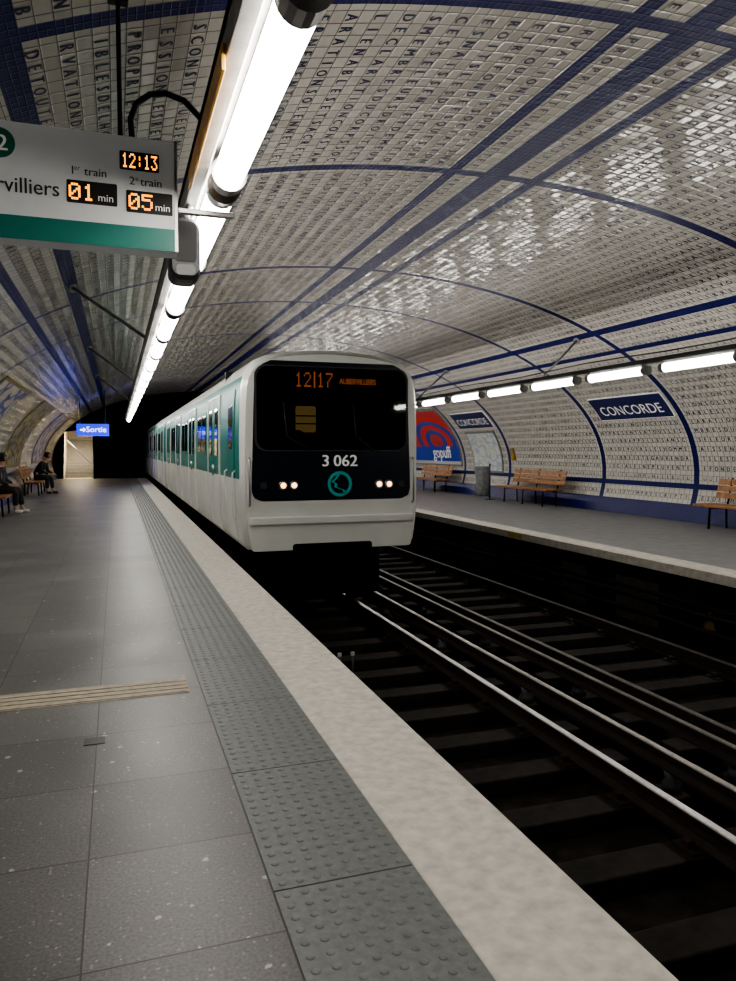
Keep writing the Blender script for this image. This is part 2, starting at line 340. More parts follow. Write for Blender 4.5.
TXT=("LESREPRESENTANTSDUPEUPLEFRANCAISCONSTITUESENASSEMBLEENATIONALECONSIDERANTQUELIGNORANCELOUBLIOULEMEPRISDESDROITSDELHOMMESONTLESSEULESCAUSESDESMALHEURSPUBLICSETDELACORRUPTIONDESGOUVERNEMENTSONTRESOLUDEXPOSERDANSUNEDECLARATIONSOLENNELLELESDROITSNATURELSINALIENABLESETSACRESDELHOMMEAFINQUECETTEDECLARATIONCONSTAMMENTPRESENTEATOUSLESMEMBRESDUCORPSSOCIALLEURRAPPELLESANSCESSELEURSDROITSETLEURSDEVOIRSLESHOMMESNAISSENTETDEMEURENTLIBRESETEGAUXENDROITSLESDISTINCTIONSSOCIALESNEPEUVENTETREFONDEESQUESURLUTILITECOMMUNELEBUTDETOUTEASSOCIATIONPOLITIQUEESTLACONSERVATIONDESDROITSNATURELSETIMPRESCRIPTIBLESDELHOMMECESDROITSSONTLALIBERTELAPROPRIETELASURETEETLARESISTANCEALOPPRESSION")
def inb(v,bl,m=0): return any(a-m<v<b+m for a,b in bl)
def vault(name,sa,sb):
    sl={sa,sb}; x=math.ceil(sa/.25)*.25
    while x<sb: sl.add(round(x,4)); x+=.25
    for a,b in bands:
        for q in (a,b):
            if sa<q<sb: sl.add(q)
    yl={Y0,Y1}; y=Y0
    while y<Y1: yl.add(y); y+=2.0
    for a,b in arcb:
        for q in (a,b):
            if Y0<q<Y1: yl.add(q)
    sl=sorted(sl); yl=sorted(yl); ns,ny=len(sl),len(yl)
    V=[];UV=[]
    for y in yl:
        X,Y,Z=vpos(np.array(sl),y)
        V+=list(zip(X,Y,Z)); UV+=[(y+60,s_+50) for s_ in sl]
    F=[];I=[]
    for j in range(ny-1):
        for i in range(ns-1):
            F.append((j*ns+i,j*ns+i+1,(j+1)*ns+i+1,(j+1)*ns+i))
            sm=(sl[i]+sl[i+1])/2; ym=(yl[j]+yl[j+1])/2
            I.append(1 if (inb(sm,bands) or inb(ym,arcb)) else 0)
    nq=len(F)
    k0=int(math.ceil((sa-.0)/.20)); k1=int((sb-.1)/.20)
    LV=[];LF=[]; off=len(V)
    for k in range(k0,k1+1):
        sc=.20*k+.05
        if sc>sb-.04 or sc<sa+.04 or inb(sc,bands,.04): continue
        side=1 if sc>0 else -1
        ofs=(k*37)%len(TXT)
        for j in range(4,200):
            yc=.15*j+.075
            if inb(yc,arcb,.05): continue
            ch=TXT[(ofs+(j if side<0 else 1000-j))%len(TXT)]
            gv,gf=text_geo(ch,.120,'CENTER',2)
            gv=np.array(gv)
            for rep in (-.004,.005):
                gx=gv[:,0]+rep
                yy=yc+ (gx if side<0 else -gx)
                s_=sc-side*(gv[:,1]-.042)
                X,_,Z=vpos(s_,0,.004+rep*.05)
                LV+=list(zip(X,yy,Z)); LF+=[tuple(a+off for a in f) for f in gf]; off+=len(gv)
    V+=LV; UV+=[(0,0)]*len(LV); I+=[2]*len(LF)
    F+=LF
    o=mesh_obj(name,V,F,[M['tile'],M['bluetile'],M['letter']],midx=I,uv=UV)
    sm=np.zeros(len(F),dtype=bool); sm[:nq]=True; o.data.polygons.foreach_set('use_smooth',sm)
    o['kind']='structure'
    return o
vault('ceiling',-S1,S1); vault('wall_right',S1,SMAX); vault('wall_left',-SMAX,-S1)

# floors
def struct(o): o['kind']='structure'; return o
struct(box('floor',-3.1,1.30,Y0,Y1,-1.15,0,[M['floor']]))
struct(box('trim_1',.955,1.43,Y0,Y1,-.14,.004,[M['nose']],bev=.006))
struct(box('floor.001',6.90,11.2,Y0,Y1,-1.15,-.004,[M['floor2']]))
struct(box('trim_2',6.64,7.05,Y0,Y1,-.12,0,[M['edge2']],bev=.006))
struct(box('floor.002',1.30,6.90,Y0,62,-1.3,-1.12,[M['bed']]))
struct(box('trim_3',1.30,1.34,Y0,Y1,-1.12,-.14,[M['soot']]))
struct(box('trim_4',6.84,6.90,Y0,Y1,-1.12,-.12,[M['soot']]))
# end wall with tunnel mouth and stair doorway
sv=np.linspace(-SMAX,SMAX,60); X,_,Z=vpos(sv,0); outer=[(a,b) for a,b in zip(X,Z)]; outer=[(outer[0][0],-1.2)]+outer+[(outer[-1][0],-1.2)]
tun=[(1.36,-1.12)]+[(CXV-2.67*math.cos(a),1.6+1.55*math.sin(a)) for a in np.linspace(0,math.pi,20)]+[(6.72,-1.12)]
door=[(-2.55,0.0),(-2.55,2.55),(-1.15,2.55),(-1.15,0.0)]
tri=geometry.tessellate_polygon([[Vector((a,b,0)) for a,b in outer],[Vector((a,b,0)) for a,b in tun],[Vector((a,b,0)) for a,b in door]])
allp=outer+tun+door
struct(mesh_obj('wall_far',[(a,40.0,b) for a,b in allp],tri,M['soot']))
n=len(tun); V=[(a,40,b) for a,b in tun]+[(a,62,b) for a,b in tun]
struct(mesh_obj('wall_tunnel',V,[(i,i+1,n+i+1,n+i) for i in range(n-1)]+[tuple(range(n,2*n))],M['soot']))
struct(box('wall_back',-3.2,11.3,Y0-.1,Y0,-1.3,4.6,M['soot']))
# stair passage
V,F,I=join([boxgeo(-2.65,-2.55,40,45,0,2.65),boxgeo(-1.15,-1.05,40,45,0,2.65),boxgeo(-2.65,-1.05,40,45,2.55,2.65),boxgeo(-2.65,-1.05,44.9,45,0,2.65),boxgeo(-2.65,-1.05,40,45,-.1,0)])
struct(mesh_obj('wall_passage',V,F,M['warmwall']))
V,F,I=join([boxgeo(-2.54,-1.16,40.9+.3*k,40.9+.3*(k+1),0.001,.17*(k+1)) for k in range(12)])
reg(mesh_obj('staircase',V,F,M['mgrey']),"grey stairs rising inside a warm lit exit passage","staircase")
reg(tube('handrail',[(-2.45,40.3,2.0),(-1.25,40.3,.75)],.035,M['chrome']),"slim metal handrail slanting across the exit stairs","handrail")
pl=reg(box('passage_lamp',-2.2,-1.5,40.4,41.4,2.50,2.549,M['warmlamp']),"warm flat ceiling lamp in the exit passage","lamp")

# ------------------------------------------------------------------ luminaires
LZ=2.650
def luminaire(x,y0,L=1.28):
    e=empty('tube_luminaire',(x,y0+L/2,2.745))
    V,F,I=join([boxgeo(x-.040,x+.040,y0-.02,y0+L+.02,2.70,2.744)])
    bevel(mesh_obj('housing',V,F,M['lampwhite'],e),.006)
    prof=[(x+.064*math.cos(a),LZ-.066*math.sin(a)) for a in np.linspace(-.93,math.pi+.93,13)]
    n=len(prof); V=[(a,y0,b) for a,b in prof]+[(a,y0+L,b) for a,b in prof]
    F=[(i,(i+1)%n,n+(i+1)%n,n+i) for i in range(n)]+[tuple(range(n)),tuple(range(n,2*n))]
    mesh_obj('diffuser',V,F,M['tube'],e)
    for ya,yb in ((y0-.10,y0-.003),(y0+L+.003,y0+L+.10)):
        prof=[(x+.071*math.cos(a),LZ-.074*math.sin(a)) for a in np.linspace(-.9,math.pi+.9,15)]
        n=len(prof); V=[(a,ya,b) for a,b in prof]+[(a,yb,b) for a,b in prof]
        F=[(i,(i+1)%n,n+(i+1)%n,n+i) for i in range(n)]+[tuple(range(n)),tuple(range(n,2*n))]
        bevel(mesh_obj('end_cap',V,F,M['chrome'],e),.006)
    return e
Lx,Rx=.485,7.57
l0=luminaire(Lx,2.0)
reg(l0,"long white tube luminaire with grey end caps, lit","light fixture","luminaires above the near platform")
for k in list(range(-2,0))+list(range(1,19)):
    c=dup(l0,loc=l0.location+Vector((0,1.56*k,0)))
r0=dup(l0,loc=Vector((Rx,7.53+.64,2.745))); r0['group']='luminaires above the opposite platform'
for k in list(range(-5,0))+list(range(1,17)): dup(r0,loc=r0.location+Vector((0,1.77*k,0)))
# trunking
V,F,I=join([boxgeo(Lx-.145,Lx-.085,-6,31,2.66,2.80),boxgeo(Lx-.145,Lx+.05,-6,31,2.746,2.80)])
reg(bevel(mesh_obj('cable_trunking',V,F,M['trunk']),.004),"long grey metal trunking carrying the tube luminaires","cable trunking")
reg(box('orange_strip',Lx-.160,Lx-.147,2.35,3.45,2.615,2.70,M['orange'],bev=.003),"orange-brown strip along part of the trunking","strip")  # orange-coloured strip along one stretch of the trunking side
reg(bevel(box('cable_trunking',Rx-.05,Rx+.05,-6,37,2.746,2.81,M['dgrey']),.004),"long dark trunking carrying the opposite tube luminaires","cable trunking")
reg(tube('overhead_cable',[(Rx+.12,y,2.92+.02*math.sin(y*1.3)) for y in np.arange(-4,38,1.0)],.012,M['black'],seg=6),"thin black cable running above the luminaires","cable")
def strut(a,b):
    e=empty('diagonal_strut',a)
    tube('strut_rod',[a,b],.022,M['mgrey'],e)
    d=(Vector(b)-Vector(a)).normalized(); tube('mounting_plate',[Vector(b)-d*.03,Vector(b)-d*.004],.07,M['mgrey'],e,seg=14)
    return e
for k,(ya) in enumerate((9.7,15.9,22.2)):
    X,_,Z=vpos(-s_of_t(.70)-.0,0,.02)
    reg(strut((Lx-.06,ya,2.815),(float(X),ya+1.1,float(Z))),"grey diagonal strut holding the trunking to the vault","strut","struts of the near trunking")
for ya in (6.0,12.1,18.2,24.3):
    X,_,Z=vpos(s_of_t(.71),0,.02)
    reg(strut((Rx+.03,ya,2.82),(float(X),ya+.5,float(Z))),"grey diagonal strut holding the trunking to the vault","strut","struts of the opposite trunking")

# ------------------------------------------------------------------ hanging information sign (faces -Y)
SY=3.5
def smap(u,v,d): return (u,SY-d,v)
sg=reg(empty('information_sign',(-.7,SY+.06,2.845)),"grey-white hanging destination sign with teal band and amber display","sign")
bevel(box('sign_case',-1.75,.280,SY,SY+.12,2.345,2.835,M['signwhite'],sg),.006)
plate('teal_band',[(-1.748,2.347),(.278,2.347),(.278,2.445),(-1.748,2.445)],smap,0,.004,M['signteal'],sg)
plate('edge_frame',[(.267,2.347),(.280,2.347),(.280,2.833),(.267,2.833)],smap,0,.006,M['chrome'],sg)
plate('display_panel',rrect(-.185,.022,2.522,2.618,.006),smap,0,.004,M['black'],sg)
plate('display_panel',rrect(.060,.258,2.505,2.600,.006),smap,0,.004,M['black'],sg)
plate('display_panel',rrect(.034,.202,2.688,2.768,.006),smap,0,.004,M['black'],sg)
leddigits('clock_digit','12:13',.044,.194,2.697,2.759,smap,.006,M['led'],sg)
leddigits('minute_digit','01',-.176,-.072,2.535,2.605,smap,.006,M['led'],sg)
leddigits('minute_digit','05',.070,.172,2.518,2.588,smap,.006,M['led'],sg)
text('unit_text','min',.045,smap,-.026,2.538,.006,M['white'],sg)
text('unit_text','min',.045,smap,.215,2.521,.006,M['white'],sg)
text('column_text','1',.050,smap,-.160,2.643,.004,M['signtext'],sg,bold=.001); text('column_text','er',.03,smap,-.141,2.661,.004,M['signtext'],sg)
text('column_text','train',.050,smap,-.068,2.643,.004,M['signtext'],sg,bold=.0015)
text('column_text','2',.050,smap,.085,2.625,.004,M['signtext'],sg,bold=.001); text('column_text','e',.03,smap,.106,2.643,.004,M['signtext'],sg)
text('column_text','train',.050,smap,.165,2.625,.004,M['signtext'],sg,bold=.0015)
text('destination_text',"Mairie d'Aubervilliers",.092,smap,-.216,2.540,.004,M['signtext'],sg,align='RIGHT',sx=.92,bold=.0015)
plate('line_circle',circ(-.445,2.740,.062,32),smap,0,.004,M['signgreen'],sg)
text('line_number','12',.092,smap,-.450,2.708,.006,M['white'],sg,bold=.003)
for xx in (.04,-1.4):
    zt=CZ+B_*math.sqrt(1-((xx-CXV)/A_)**2)
    tube('hanging_rod',[(xx,SY+.06,2.832),(xx,SY+.06,zt-.005)],.011,M['black'],sg)
    box('rod_clamp',xx-.045,xx+.045,SY+.03,SY+.09,3.43,3.49,M['black'],sg,bev=.006)
tube('hanging_rod',[(-.50,SY+.06,2.832),(-.50,SY+.06,3.60)],.012,M['black'],sg)
reg(tube('power_cable',[(.09,SY+.05,2.85),(.085,SY+.05,2.93),(.11,SY+.05,3.00),(.17,SY+.05,3.05),(.24,SY+.05,3.065),(.32,SY+.05,3.045),(.39,SY+.05,2.98),(.42,SY+.05,2.90),(.42,SY+.05,2.81)],.014,M['black']),"thick black cable looping from sign to trunking","cable")
reg(bevel(box('mounting_bracket',.283,.54,SY+.02,SY+.05,2.53,2.555,M['chrome']),.004),"small chrome bracket bar between sign and luminaire","bracket")
# loudspeaker pod beside the sign
mo=reg(empty('loudspeaker',(.335,3.8,2.58)),"dark rounded loudspeaker pod hanging beside the luminaire trunking","loudspeaker")
prof=rrect(.258,.405,2.272,2.575,.05,6)
V=[];F=[]; n=len(prof)
for yy,sc in ((3.71,.86),(3.73,.97),(3.77,1),(3.87,1),(3.90,.93)):
    for u,v in prof: V.append((.332+(u-.332)*sc,yy,2.423+(v-2.423)*sc))
for j in range(4):
    for i in range(n): F.append((j*n+i,j*n+(i+1)%n,(j+1)*n+(i+1)%n,(j+1)*n+i))
F+=[tuple(range(n)),tuple(range(4*n,5*n))]
mesh_obj('casing',V,F,M['dgrey'],mo)
plate('speaker_grille',rrect(.280,.384,2.36,2.55,.02),lambda u,v,d:(u,3.71-d,v),0,.004,M['black'],mo)
plate('lower_grille',rrect(.288,.376,2.295,2.345,.015),lambda u,v,d:(u,3.71-d,v),0,.006,M['mgrey'],mo)
tube('speaker_bracket',[(.345,3.8,2.57),(.345,3.8,2.62),(.365,3.8,2.655)],.018,M['chrome'],mo,seg=8)

# ------------------------------------------------------------------ tactile plates
PW0,PW1,PL=.462,.950,.93
def tact_geo():
    V,F=boxgeo(PW0,PW1,-PL/2+.004,PL/2-.004,.0005,.007)
    V=list(V);F=list(F)
    for i in range(8):
        for j in range(15):
            cx=PW0+.035+i*.0597; cy=-PL/2+.035+j*.0615; n=len(V)
            for r,z in ((.0145,.007),(.0115,.0100),(.005,.0108)):
                for k in range(10): V.append((cx+r*math.cos(k*.6283),cy+r*math.sin(k*.6283),z))
            for q in range(2):
                for k in range(10): F.append((n+q*10+k,n+q*10+(k+1)%10,n+(q+1)*10+(k+1)%10,n+(q+1)*10+k))
            F.append(tuple(n+20+k for k in range(10)))
    return V,F
V,F=tact_geo()
yc=2.31+PL/2
t0=reg(mesh_obj('tactile_paving',[(a,b+yc,c) for a,b,c in V],F,M['tact']),"grey studded tactile plate along the platform edge","tactile paving","tactile plates along the platform edge")
for k in [-1,-2,-3]+list(range(1,40)): dup(t0,loc=t0.location+Vector((0,PL*k,0)))
# guidance strip across the platform
geos=[boxgeo(-2.7,.39,4.45,4.75,.0005,.003,)]+[boxgeo(-2.7,.385,4.465+.07*k,4.465+.07*k+.042,.003,.007) for k in range(4)]
V,F,I=join(geos); reg(mesh_obj('guidance_strip',V,F,M['strip']),"beige ribbed guidance strip laid across the platform floor","guidance strip")
reg(bevel(box('floor_plate',-.18,-.08,3.80,3.89,.0005,.004,M['dgrey']),.002),"small dark metal cover plate in the platform floor","cover plate")

# ------------------------------------------------------------------ tracks
RT=-.82
def railgeo(x,y0,y1,top=RT,h=.15,s=1.0):
    P=[(-.07,-h),(.07,-h),(.07,-h+.012),(.012,-h+.03),(.012,-.04),(.034,-.032),(.034,-.006),(.026,0),(-.026,0),(-.034,-.006),(-.034,-.032),(-.012,-.04),(-.012,-h+.03),(-.07,-h+.012)]
    n=len(P); V=[(x+a*s,y0,top+b) for a,b in P]+[(x+a*s,y1,top+b) for a,b in P]
    F=[(i,(i+1)%n,n+(i+1)%n,n+i) for i in range(n)]+[tuple(range(n)),tuple(range(n,2*n))]
    I=[1 if i in (6,7,8) else 0 for i in range(n)]+[0,0]
    return V,F,I
for x,gr in ((1.94,0),(3.38,0),(4.69,1),(6.13,1)):
    V,F,I=railgeo(x,-2,60)
    reg(mesh_obj('running_rail',V,F,[M['rust'],M['steel'] if gr==0 else M['steel2']],midx=I),"shiny worn steel running rail, rusty sides" if gr==0 else "dull steel running rail beside the opposite platform","rail","running rails")
for x,m_ in ((3.72,'steel3'),(4.25,'steel2')):
    V,F,I=railgeo(x,-2,60,top=-.72,h=.11,s=.9)
    reg(mesh_obj('conductor_rail',V,F,[M['rust'],M[m_]],midx=I),"raised steel conductor rail on insulators between the tracks","rail","conductor rails")
def tie(xc,y,cond):
    e=empty('sleeper',(xc,y,-1.12))
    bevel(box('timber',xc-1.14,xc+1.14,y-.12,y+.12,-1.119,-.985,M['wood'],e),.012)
    for xr in (xc-.72,xc+.72):
        V,F,I=join([boxgeo(xr-.16,xr+.16,y-.09,y+.09,-.985,-.971),boxgeo(xr-.14,xr-.09,y-.03,y+.03,-.971,-.93),boxgeo(xr+.09,xr+.14,y-.03,y+.03,-.971,-.93)])
        mesh_obj('rail_chair',V,F,M['rust'],e)
    reg(e,"dark oily timber sleeper under the rails","sleeper",'sleepers of the track'); return e
def insul(x,y):
    e=empty('rail_insulator',(x,y,-1.0))
    tube('insulator_body',[(x,y,-.984),(x,y,-.93),(x,y,-.90),(x,y,-.832)],[.07,.07,.045,.06],M['dgrey'],e,seg=12)
    reg(e,"dark insulator carrying the conductor rail","insulator","insulators of the conductor rails"); return e
ta=tie(2.66,2.2,0); tb=tie(5.41,2.2,1)
for k in range(1,20): dup(ta,loc=ta.location+Vector((0,.66*k,0)))
for k in range(1,46): dup(tb,loc=tb.location+Vector((0,.66*k,0)))
ia=insul(3.72,2.2); ib=insul(4.32,2.2)
for k in range(1,8): dup(ia,loc=ia.location+Vector((0,1.98*k,0)))
for k in range(1,12): dup(ib,loc=ib.location+Vector((0,1.98*k,0)))
for i,(xx,zz,r_) in enumerate(((4.02,-1.08,.03),(4.10,-1.085,.025),(6.72,-.55,.03),(6.74,-.45,.022),(6.74,-.75,.03))):
    reg(tube('track_cable',[(xx+.02*math.sin(y*1.7+i),y,zz+(.0 if i<2 else .02*math.sin(y*2.1+i))) for y in np.arange(-1,39,.8)],r_,M['black'],seg=6),"black cable running along the track","cable")
for k in range(2):
    e=reg(empty('track_marker',(2.26+.15*k,7.6,-1.12)),"small pale marker post between the rails","marker")
    tube('post',[(2.26+.15*k,7.6,-1.118),(2.26+.15*k,7.6,-.80)],.010,M['dgrey'],e,seg=8)
    box('head',2.24+.15*k,2.28+.15*k,7.585,7.615,-.80,-.76,M['plastic_white'],e,bev=.005)
# far platform face plates
fm=lambda u,v,d:(6.64-d,u,v)
reg(plate('edge_marking',[(11.2,-.09),(11.7,-.09),(11.7,-.02),(11.2,-.02)],fm,.0,.004,M['yellow']),"worn yellow marking plate on the opposite platform edge","marking")
fm2=lambda u,v,d:(6.84-d,u,v)
wp=reg(plate('warning_plate',[(6.98,-.80),(7.22,-.80),(7.10,-.50)],fm2,0,.006,M['dimyellow']),"faded dirty yellow triangular plate on the dark platform face","warning sign")
for a,b in ((8.0,8.9),(9.6,10.3),(12.5,13.6)):
    o=plate('stained_panel',[(a,-.95),(b,-.95),(b,-.35),(a,-.35)],fm2,0,.003,M['stain'])
    reg(o,"grimy stained metal panel on the platform face","panel","panels on the platform face")

# ------------------------------------------------------------------ wall panels (curved)
def wallpanel(name,side,ya,yb,za,zb,mat,thick=.035,parent=None,off=0.0):
    sA,sB=s_of_z(zb),s_of_z(za); n=10
    V=[];UV=[];F=[]
    for lay in (off,off+thick):
        for j in (0,1):
            y=ya if j==0 else yb
            for i in range(n+1):
                s_=sA+(sB-sA)*i/n; X,Y,Z=vpos(side*s_,y,lay); V.append((float(X),y,float(Z)))
                u=j if side<0 else 1-j
                UV.append((u,1-i/n))
    q=n+1
    for i in range(n):
        F.append((2*q+i,2*q+i+1,3*q+i+1,3*q+i)); F.append((i,i+1,q+i+1,q+i))
        F.append((i,i+1,2*q+i+1,2*q+i)); F.append((q+i,q+i+1,3*q+i+1,3*q+i))
    F.append((0,q,3*q,2*q)); F.append((n,q+n,3*q+n,2*q+n))
    return mesh_obj(name,V,F,mat,parent,uv=UV)
def walltext(name,s,size,side,yc,z,off,mat,parent,sx=1.0,bold=.004,res=3):
    V,F=text_geo(s,size,'CENTER',res); s0=s_of_z(z)
    def mp(x,y,d):
        X,_,Z=vpos(side*(s0-y),0,off+d); return (float(X),yc+(x if side<0 else -x)*1.0,float(Z))
    VV=[mp(x*sx,y,0) for x,y in V]; FF=list(F)
    if bold:
        n=len(V); VV+=[mp(x*sx+bold,y,.0005) for x,y in V]; FF+=[tuple(i+n for i in f) for f in F]
    return mesh_obj(name,VV,FF,mat,parent)
def nameplate(ya,yb,side=1):
    yc=(ya+yb)/2; X,_,Z=vpos(side*s_of_z(2.36),yc,.02)
    e=reg(empty('station_nameplate',(float(X),yc,2.36)),"dark blue enamel station nameplate reading CONCORDE","sign","station nameplates")
    wallpanel('border',side,ya-.012,yb+.012,2.143,2.617,M['white'],.03,e)
    wallpanel('name_panel',side,ya,yb,2.155,2.605,M['blueenamel'],.036,e)
    walltext('name_text','CONCORDE',.36,side,yc,2.25,.040,M['white'],e,sx=.98)
nameplate(12.15,14.50); nameplate(19.7,21.95); nameplate(12.35+15,14.65+15)
def poster(name,side,ya,yb,za,zb,mat,label,frame='mgrey'):
    yc=(ya+yb)/2; X,_,Z=vpos(side*s_of_z((za+zb)/2),yc,.02)
    e=reg(empty(name,(float(X),yc,(za+zb)/2)),label,'poster' if 'poster' in name else 'map')
    wallpanel('frame',side,ya-.06,yb+.06,za-.06,zb+.06,M[frame],.03,e)
    wallpanel('sheet',side,ya,yb,za,zb,M[mat],.036,e)
    return e
e=poster('advertising_poster',1,22.75,26.9,.95,2.8,'poster_red',"large red and blue advertising poster on the tiled wall")
walltext('poster_text','gopuff',.62,1,24.2,1.18,.045,M['white'],e,bold=.02)
poster('network_map',1,19.95,21.75,.80,1.98,'map',"pale framed network map on the tiled wall")
poster('advertising_poster',-1,23.0,26.6,1.0,2.8,'poster_a',"dark advertising poster with yellow patches in a bronze frame",'bronze')
poster('advertising_poster',-1,30.5,34.1,1.0,2.8,'poster_b',"beige and navy advertising poster in a bronze frame",'bronze')
poster('advertising_poster',-1,15.5,19.0,1.0,2.8,'poster_b',"beige and navy advertising poster in a bronze frame",'bronze')
poster('advertising_poster',-1,35.2,38.8,1.0,2.8,'poster_b',"beige and navy advertising poster in a bronze frame",'bronze')
X,_,Z=vpos(s_of_z(1.3),19.2,.0)
e=reg(empty('emergency_call_point',(float(X),19.2,1.3)),"small yellow and grey call point on the tiled wall","call point")
wallpanel('call_box',1,19.12,19.32,1.15,1.5,M['yellow'],.06,e); wallpanel('speaker_plate',1,19.15,19.29,1.3,1.46,M['mgrey'],.065,e)

# ------------------------------------------------------------------ benches
def bench(h=1.28):
    e=empty('bench',(0,0,0))
    geos=[boxgeo(-.30+.125*k,-.30+.125*k+.11,-h,h,.41,.455) for k in range(4)]
    V,F,I=join(geos); bevel(mesh_obj('seat',V,F,M['benchwood'],e),.006)
    geos=[]
    for k in range(3):
        z=.55+.125*k; x=.235+.03*k
        V=[(x,-h,z),(x+.03,-h,z),(x+.03+.022,-h,z+.11),(x+.022,-h,z+.11),(x,h,z),(x+.03,h,z),(x+.052,h,z+.11),(x+.022,h,z+.11)]
        geos.append((V,[(0,1,2,3),(4,7,6,5),(0,4,5,1),(1,5,6,2),(2,6,7,3),(3,7,4,0)]))
    V,F,I=join(geos); bevel(mesh_obj('backrest',V,F,M['benchwood'],e),.005)
    for y in (-h+.3,0,h-.3):
        V,F,I=join([tubegeo([(-.20,y,.002),(-.18,y,.39),(.2,y,.39)],.022,8),tubegeo([(.22,y,.002),(.20,y,.39),(.235,y,.46),(.27+.07,y,.93)],.02,8)])
        mesh_obj('leg',V,F,M['under'],e)
    return reg(e,"slatted varnished wooden bench on dark metal legs","bench","platform benches")
b0=bench(); b0.location=(10.45,17.3,0)
for yy in (9.75,24.0): dup(b0,loc=(10.45,yy,0))
for yy in (18.6,26.4): dup(b0,loc=(-2.56,yy,0),rotz=math.pi)
# bin
e=reg(empty('waste_bin',(10.1,19.3,0)),"grey bag waste bin hanging from a metal hoop stand","bin")
tube('stand_pole',[(10.34,19.3,.0),(10.34,19.3,1.05)],.025,M['dgrey'],e)
tube('base_plate',[(10.34,19.3,.001),(10.34,19.3,.02)],.13,M['dgrey'],e,seg=16)
ring=[(10.1+.22*math.cos(a),19.3+.22*math.sin(a),.95) for a in np.linspace(0,2*math.pi,25)]
tube('hoop',ring,.018,M['chrome'],e,seg=8)
V=[];F=[];n=20
for j,(r,z) in enumerate(((.215,.94),(.21,.75),(.2,.5),(.19,.25),(.13,.12),(.02,.09))):
    for k in range(n):
        a=2*math.pi*k/n; rr=r*(1+.05*math.sin(5*a+j*2)); V.append((10.1+rr*math.cos(a),19.3+rr*math.sin(a),z))
for j in range(5):
    for k in range(n): F.append((j*n+k,j*n+(k+1)%n,(j+1)*n+(k+1)%n,(j+1)*n+k))
mesh_obj('bin_bag',V,F,M['bag'],e,smooth=True)

# exit sign
xs=reg(empty('exit_sign',(-.85,30.06,2.44)),"illuminated blue exit sign reading Sortie, hanging","sign")
em=lambda u,v,d:(u,30-d,v)
bevel(box('sign_box',-1.43,-.27,30,30.12,1.99,2.44,M['sortiebox'],xs),.01)
plate('lit_face',[(-1.43,1.99),(-.27,1.99),(-.27,2.44),(-1.43,2.44)],em,0.002,.006,M['sortie'],xs)
text('exit_text','Sortie',.30,em,-.72,2.13,.010,M['sortietxt'],xs)
plate('arrow',[(-1.30,2.18),(-1.30,2.24),(-1.19,2.24),(-1.19,2.30),(-1.09,2.21),(-1.19,2.12),(-1.19,2.18)],em,.006,.010,M['sortietxt'],xs)
for xx in (-1.3,-.4):
    zt=CZ+B_*math.sqrt(1-((xx-CXV)/A_)**2); tube('hanging_rod',[(xx,30.06,2.44),(xx,30.06,zt-.005)],.015,M['black'],xs,seg=8)

# ------------------------------------------------------------------ train
CT,Fy=2.66,9.2
ZT=1.08
PR=[(1.10,.18),(1.15,.24),(1.185,.50),(1.20,.90),(1.20,ZT),(1.20,1.6),(1.19,2.0),(1.175,2.26),(1.15,2.38),(1.10,2.49),(1.01,2.58),(.86,2.65),(.60,2.70),(.30,2.73)]
def hw(z): return float(np.interp(z,[p[1] for p in PR],[p[0] for p in PR]))
loop=[(w,z) for w,z in PR]+[(0,2.74)]+[(-w,z) for w,z in reversed(PR)]
nl=len(loop)
def scl(l,s): return [(u*s,1.4+(v-1.4)*s) for u,v in l]
train=reg(empty('metro_train',(CT,Fy+14,RT)),"white and teal metro train with black windscreen and lit headlamps","train")
FR={}
def carbody(ya,yb,front):
    V=[];F=[];I=[]
    if front: secs=[(ya,.952),(ya+.035,.978),(ya+.09,.994),(ya+.13,1.0),(ya+.30,1.0),(yb,1.0)]
    else: secs=[(ya,.985),(ya+.03,1.0),(yb-.03,1.0),(yb,.985)]
    for y,s in secs:
        for u,v in scl(loop,s): V.append((CT+u,y,v))
    for j in range(len(secs)-1):
        for i in range(nl):
            i2=(i+1)%nl; F.append((j*nl+i,j*nl+i2,(j+1)*nl+i2,(j+1)*nl+i))
            z=(loop[i][1]+loop[i2][1])/2
            same=(loop[i][0]*loop[i2][0]>0)
            te=same and ZT<z<2.38 and (j>=3 if front else True)
            I.append(1 if te else 0)
    L=len(secs)-1
    F.append(tuple(range(L*nl,(L+1)*nl))); I.append(0)
    if front:
        ring1=scl(loop,.952)
        mask=rrect(-1.07,1.07,.80,2.575,.16,6); hole=rrect(-1.0,1.0,1.45,2.50,.14,6)
        a=len(V)
        def pull(p):
            u,v=p; lim=float(np.interp(v,[q[1] for q in ring1[:14]],[q[0] for q in ring1[:14]]))-.035
            return (max(-lim,min(lim,u)),v)
        mask=[pull(p) for p in mask]; hole=[pull((u*1.04,v)) for u,v in hole]; hole=[(u/1.04,v) for u,v in hole]
        for u,v in mask: V.append((CT+u,ya,v))
        b_=len(V)
        for u,v in hole: V.append((CT+u,ya,v))
        t1=geometry.tessellate_polygon([[Vector((u,v,0)) for u,v in ring1],[Vector((u,v,0)) for u,v in mask]])
        for t in t1: F.append(tuple((i if i<nl else a+i-nl) for i in t)); I.append(0)
        t2=geometry.tessellate_polygon([[Vector((u,v,0)) for u,v in mask],[Vector((u,v,0)) for u,v in hole]])
        nm=len(mask)
        for t in t2: F.append(tuple((a+i if i<nm else b_+i-nm) for i in t)); I.append(2)
        FR['hole']=hole; FR['mask']=mask
    else:
        F.append(tuple(range(nl))); I.append(0)
    o=mesh_obj('car_body',V,F,[M['trainwhite'],M['teal'],M['navy']],train,midx=I)
    for p in o.data.polygons: p.use_smooth=(len(p.vertices)==4)
    return o
def sidemap(side): return lambda u,v,d:(CT+side*(hw(v)+d),u,v)
